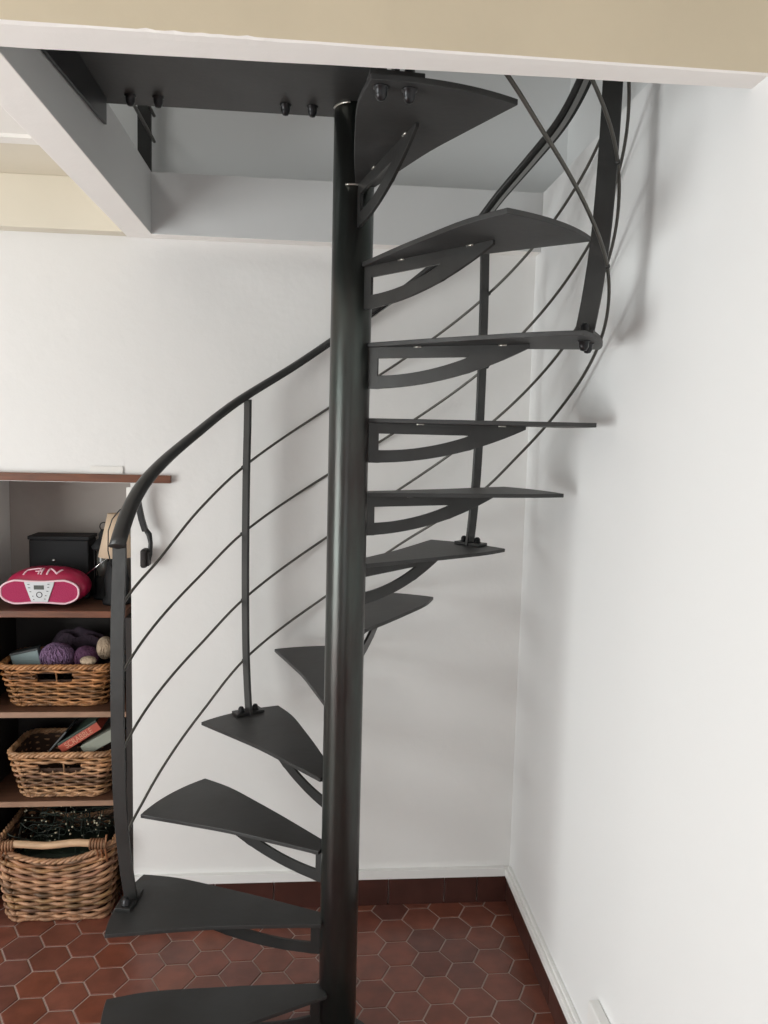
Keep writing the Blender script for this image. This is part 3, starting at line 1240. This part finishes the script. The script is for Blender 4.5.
bm.faces.ensure_lookup_table()
bmesh.ops.recalc_face_normals(bm, faces=bm.faces)
link('body', bm, M['pink'], rd, smooth=True)


def face_outline(k=1.0, n=72):
    # figure-eight front: two lobes joined by a waist
    pts = []
    for i in range(n):
        a = 2 * pi * i / n
        x = 0.134 * k * (abs(cos(a)) ** 0.8) * (1 if cos(a) > 0 else -1)
        wv = 0.037 + 0.011 * min(1, (abs(x) / 0.085)) ** 2
        s = (abs(sin(a)) ** 0.75) * (1 if sin(a) > 0 else -1)
        pts.append((x, s * wv * k - (0.003 if False else 0)))
    return pts


M_F = Matrix(((1, 0, 0, -0.008), (0, 0, 1, -0.064), (0, 1, 0, 0.058), (0, 0, 0, 1)))
bm = NB()
fo = face_outline(1.0)
tube(bm, [M_F @ Vector((x, y, -0.009)) for x, y in fo], 0.0036, 8, closed=True)
link('front_rim', bm, M['rim'], rd, smooth=True)
bm = NB()
prism(bm, face_outline(0.985), -0.009, 0.012, mtx=M_F)
bmesh.ops.recalc_face_normals(bm, faces=bm.faces)
link('speaker_grille', bm, M['pinkgrille'], rd)
bm = NB()
prism(bm, [(-0.052, 0.037), (0.052, 0.037), (0.047, 0.020), (0.028, -0.035), (-0.028, -0.035), (-0.047, 0.020)], -0.013, -0.0085, mtx=M_F)
bmesh.ops.recalc_face_normals(bm, faces=bm.faces)
pn = link('control_panel', bm, M['silver'], rd, bevel=0.001)
bm = NB()
prism(bm, [(-0.018, 0.010), (0.016, 0.010), (0.016, 0.025), (-0.018, 0.025)], -0.0145, -0.0130, mtx=M_F)
bmesh.ops.recalc_face_normals(bm, faces=bm.faces)
link('display', bm, M['lcd'], pn)
bm = NB()
tube(bm, [M_F @ Vector((0.0095 * cos(a * pi / 10), -0.009 + 0.0095 * sin(a * pi / 10), -0.0135)) for a in range(20)], 0.0014, 6, closed=True)
link('dial_ring', bm, M['darkbtn'], pn, smooth=True)
for (x, y, w_) in ((-0.036, 0.028, 0.007), (-0.034, 0.016, 0.008), (-0.030, 0.002, 0.006), (0.032, 0.029, 0.007), (0.031, 0.018, 0.006), (0.028, 0.004, 0.007),
                   (-0.022, -0.014, 0.004), (0.022, -0.012, 0.005), (0.019, -0.024, 0.004), (-0.019, -0.026, 0.004)):
    bm = NB()
    prism(bm, [(x - w_ / 2, y - 0.0012), (x + w_ / 2, y - 0.0012), (x + w_ / 2, y + 0.0012), (x - w_ / 2, y + 0.0012)], -0.0142, -0.0130, mtx=M_F)
    bmesh.ops.recalc_face_normals(bm, faces=bm.faces)
    link('button', bm, M['darkbtn'], pn)
# printed strokes on the sloping top
bm = NB()


def topz(x, y):
    s = x / HX
    h = max(0.0, 1 - abs(s) ** 3.0) ** (1 / 2.3)
    zt = (0.060 + 0.012 * (1 - s * s)) * h
    dy = DY * (0.35 + 0.65 * h)
    c = min(0.999, abs(y) / dy) ** (1 / 0.75)
    return 0.066 + zt * (sqrt(1 - c * c) ** 0.75)


def stroke(pts, w_):
    P_ = []
    for i in range(len(pts) - 1):
        for q in range(8):
            t_ = q / 8
            P_.append((pts[i][0] + (pts[i + 1][0] - pts[i][0]) * t_, pts[i][1] + (pts[i + 1][1] - pts[i][1]) * t_))
    P_.append(pts[-1])
    tube(bm, [(x, y, topz(x, y) + 0.0003) for x, y in P_], w_, 6)


stroke([(-0.070, -0.052), (-0.060, -0.035), (-0.012, -0.030), (-0.018, -0.055)], 0.0030)
stroke([(-0.004, -0.030), (-0.008, -0.056)], 0.0030)
stroke([(-0.030, -0.045), (-0.004, -0.045)], 0.0024)
stroke([(0.012, -0.056), (0.018, -0.030), (0.045, -0.052), (0.060, -0.032)], 0.0034)
islands('top_stroke', bm, M['rim'], rd, smooth=True)
bm = NB()
cyl(bm, (0.120, 0.02, 0.100), (0.222, 0.005, 0.182), 0.0022, 8)
link('antenna', bm, M['chrome'], rd, smooth=True)

# black case behind the radio
bk = thing('black_case', 'black rectangular case with a small silver stud, standing behind the pink radio', 'case', (-0.945, 3.000, 1.120))
bm = NB()
bx(bm, -0.108, 0.108, -0.045, 0.060, 0, 0.222)
link('body', bm, M['blackbox'], bk, bevel=0.006, segs=3)
bm = NB()
bx(bm, -0.112, 0.112, -0.048, 0.064, 0.222, 0.236)
link('lid', bm, M['blackbox'], bk, bevel=0.003)
bm = NB()
tube(bm, [(-0.018, -0.050, 0.145), (-0.018, -0.044, 0.145)], 0.006, 14)
link('stud', bm, M['chrome'], bk, smooth=True)

# lantern
ln = thing('lantern', 'small dark metal lantern between the black case and the lampshade', 'lantern', (-0.785, 2.975, 1.120))
bm = NB()
lathe(bm, [(0, 0), (0.040, 0), (0.042, 0.01), (0.034, 0.02), (0.030, 0.085), (0.0, 0.085)])
link('base', bm, M['blackbox'], ln, smooth=True)
bm = NB()
lathe(bm, [(0.0, 0.086), (0.026, 0.086), (0.030, 0.12), (0.028, 0.165), (0.020, 0.19), (0.0, 0.19)])
link('glass_chimney', bm, M['glass'], ln, smooth=True)
bm = NB()
lathe(bm, [(0.0, 0.190), (0.042, 0.186), (0.046, 0.196), (0.028, 0.222), (0.020, 0.228), (0.020, 0.244), (0.010, 0.262), (0.0, 0.264)])
link('cap', bm, M['blackbox'], ln, smooth=True)
bm = NB()
for a in range(4):
    q = a * pi / 2 + 0.6
    tube(bm, [(0.036 * cos(q), 0.036 * sin(q), 0.01), (0.037 * cos(q), 0.037 * sin(q), 0.192)], 0.003, 6)
tube(bm, [(0.016 * cos(a * pi / 8), 0, 0.272 + 0.016 * sin(a * pi / 8)) for a in range(16)], 0.002, 6, closed=True)
islands('cage_wire', bm, M['blackbox'], ln, smooth=True)

# table lamp
lp = thing('table_lamp', 'small table lamp with a cream conical shade at the right end of the top shelf', 'lamp', (-0.718, 2.885, 1.120))
bm = NB()
lathe(bm, [(0, 0), (0.050, 0), (0.052, 0.012), (0.040, 0.03), (0.044, 0.09), (0.034, 0.15), (0.012, 0.17), (0.012, 0.20), (0, 0.20)])
link('lamp_base', bm, M['blackbox'], lp, smooth=True)
bm = NB()
n = 32
rings = []
for r, z in ((0.064, 0.175), (0.030, 0.332), (0.028, 0.332), (0.062, 0.175)):
    rings.append([bm.verts.new((r * cos(2 * pi * k / n), r * sin(2 * pi * k / n), z)) for k in range(n)])
for i in range(4):
    A, B = rings[i], rings[(i + 1) % 4]
    for k in range(n):
        bm.faces.new((A[k], A[(k + 1) % n], B[(k + 1) % n], B[k]))
bmesh.ops.recalc_face_normals(bm, faces=bm.faces)
link('lamp_shade', bm, M['shade'], lp, smooth=True)
bm = NB()
tube(bm, [(0, 0, 0.2), (0, 0, 0.30)], 0.008, 10)
link('stem', bm, M['blackbox'], lp, smooth=True)

bm = NB()
tube(bm, [(0, 0, 0), (-0.012, 0, 0.06), (-0.010, 0, 0.13), (0.004, 0, 0.172), (0.030, 0.0, 0.205), (0.052, 0.0, 0.214)], 0.0022, 6)
tag(link('cable', bm, M['cable'], smooth=True, loc=(-0.712, 2.790, 1.270)), 'thin black cable looping over the front of the cream lampshade', 'cable')
bm = NB()
tube(bm, [(0.0, 0, -0.14), (0.012, 0, 0.0), (0.002, 0, 0.08), (0.006, 0, 0.15), (0.022, 0.0, 0.195)], 0.0022, 6)
tag(link('cable', bm, M['cable'], smooth=True, loc=(-0.700, 2.780, 1.262)), 'thin black cable hanging straight down beside the handrail end, from the lampshade to the shelf', 'cable')

# ------------------------------------------------------------------ headphones hanging from the top board
hp = thing('headphones', 'black headphones hanging on the wall from the end of the brown top board', 'headphones', (-0.585, 2.712, 1.30))
bm = NB()
pts = [(-0.020, -0.014, 0.262), (-0.016, -0.006, 0.240), (-0.012, 0.0, 0.20), (-0.002, 0.0, 0.150), (0.010, 0.0, 0.110)]
prev = None
for i in range(20):
    t_ = i / 19 * (len(pts) - 1)
    q = min(int(t_), len(pts) - 2)
    c = Vector(pts[q]).lerp(Vector(pts[q + 1]), t_ - q)
    ring = [bm.verts.new(c + Vector((dx, dy, 0))) for dx, dy in ((-0.012, -0.012), (0.007, -0.012), (0.007, 0.012), (-0.012, 0.012))]
    if prev:
        for k in range(4):
            bm.faces.new((prev[k], prev[(k + 1) % 4], ring[(k + 1) % 4], ring[k]))
    else:
        bm.faces.new(ring)
    prev = ring
bm.faces.new(list(reversed(prev)))
bmesh.ops.recalc_face_normals(bm, faces=bm.faces)
link('headband', bm, M['cable'], hp, bevel=0.002)
bm = NB()
tube(bm, [(0.008, 0, 0.118), (0.020, 0, 0.100), (0.025, 0, 0.070), (0.023, 0, 0.030), (0.016, 0, 0.0)], 0.0075, 10, radii=[0.008, 0.010, 0.0075, 0.0075, 0.006])
link('yoke', bm, M['cable'], hp, smooth=True)
bm = NB()
bx(bm, -0.006, 0.016, -0.028, 0.028, -0.014, 0.050)
link('ear_cushion', bm, M['pad'], hp, bevel=0.008, segs=3)
bm = NB()
bx(bm, 0.0165, 0.023, -0.020, 0.020, -0.008, 0.040)
link('ear_cup', bm, M['cable'], hp, bevel=0.003)
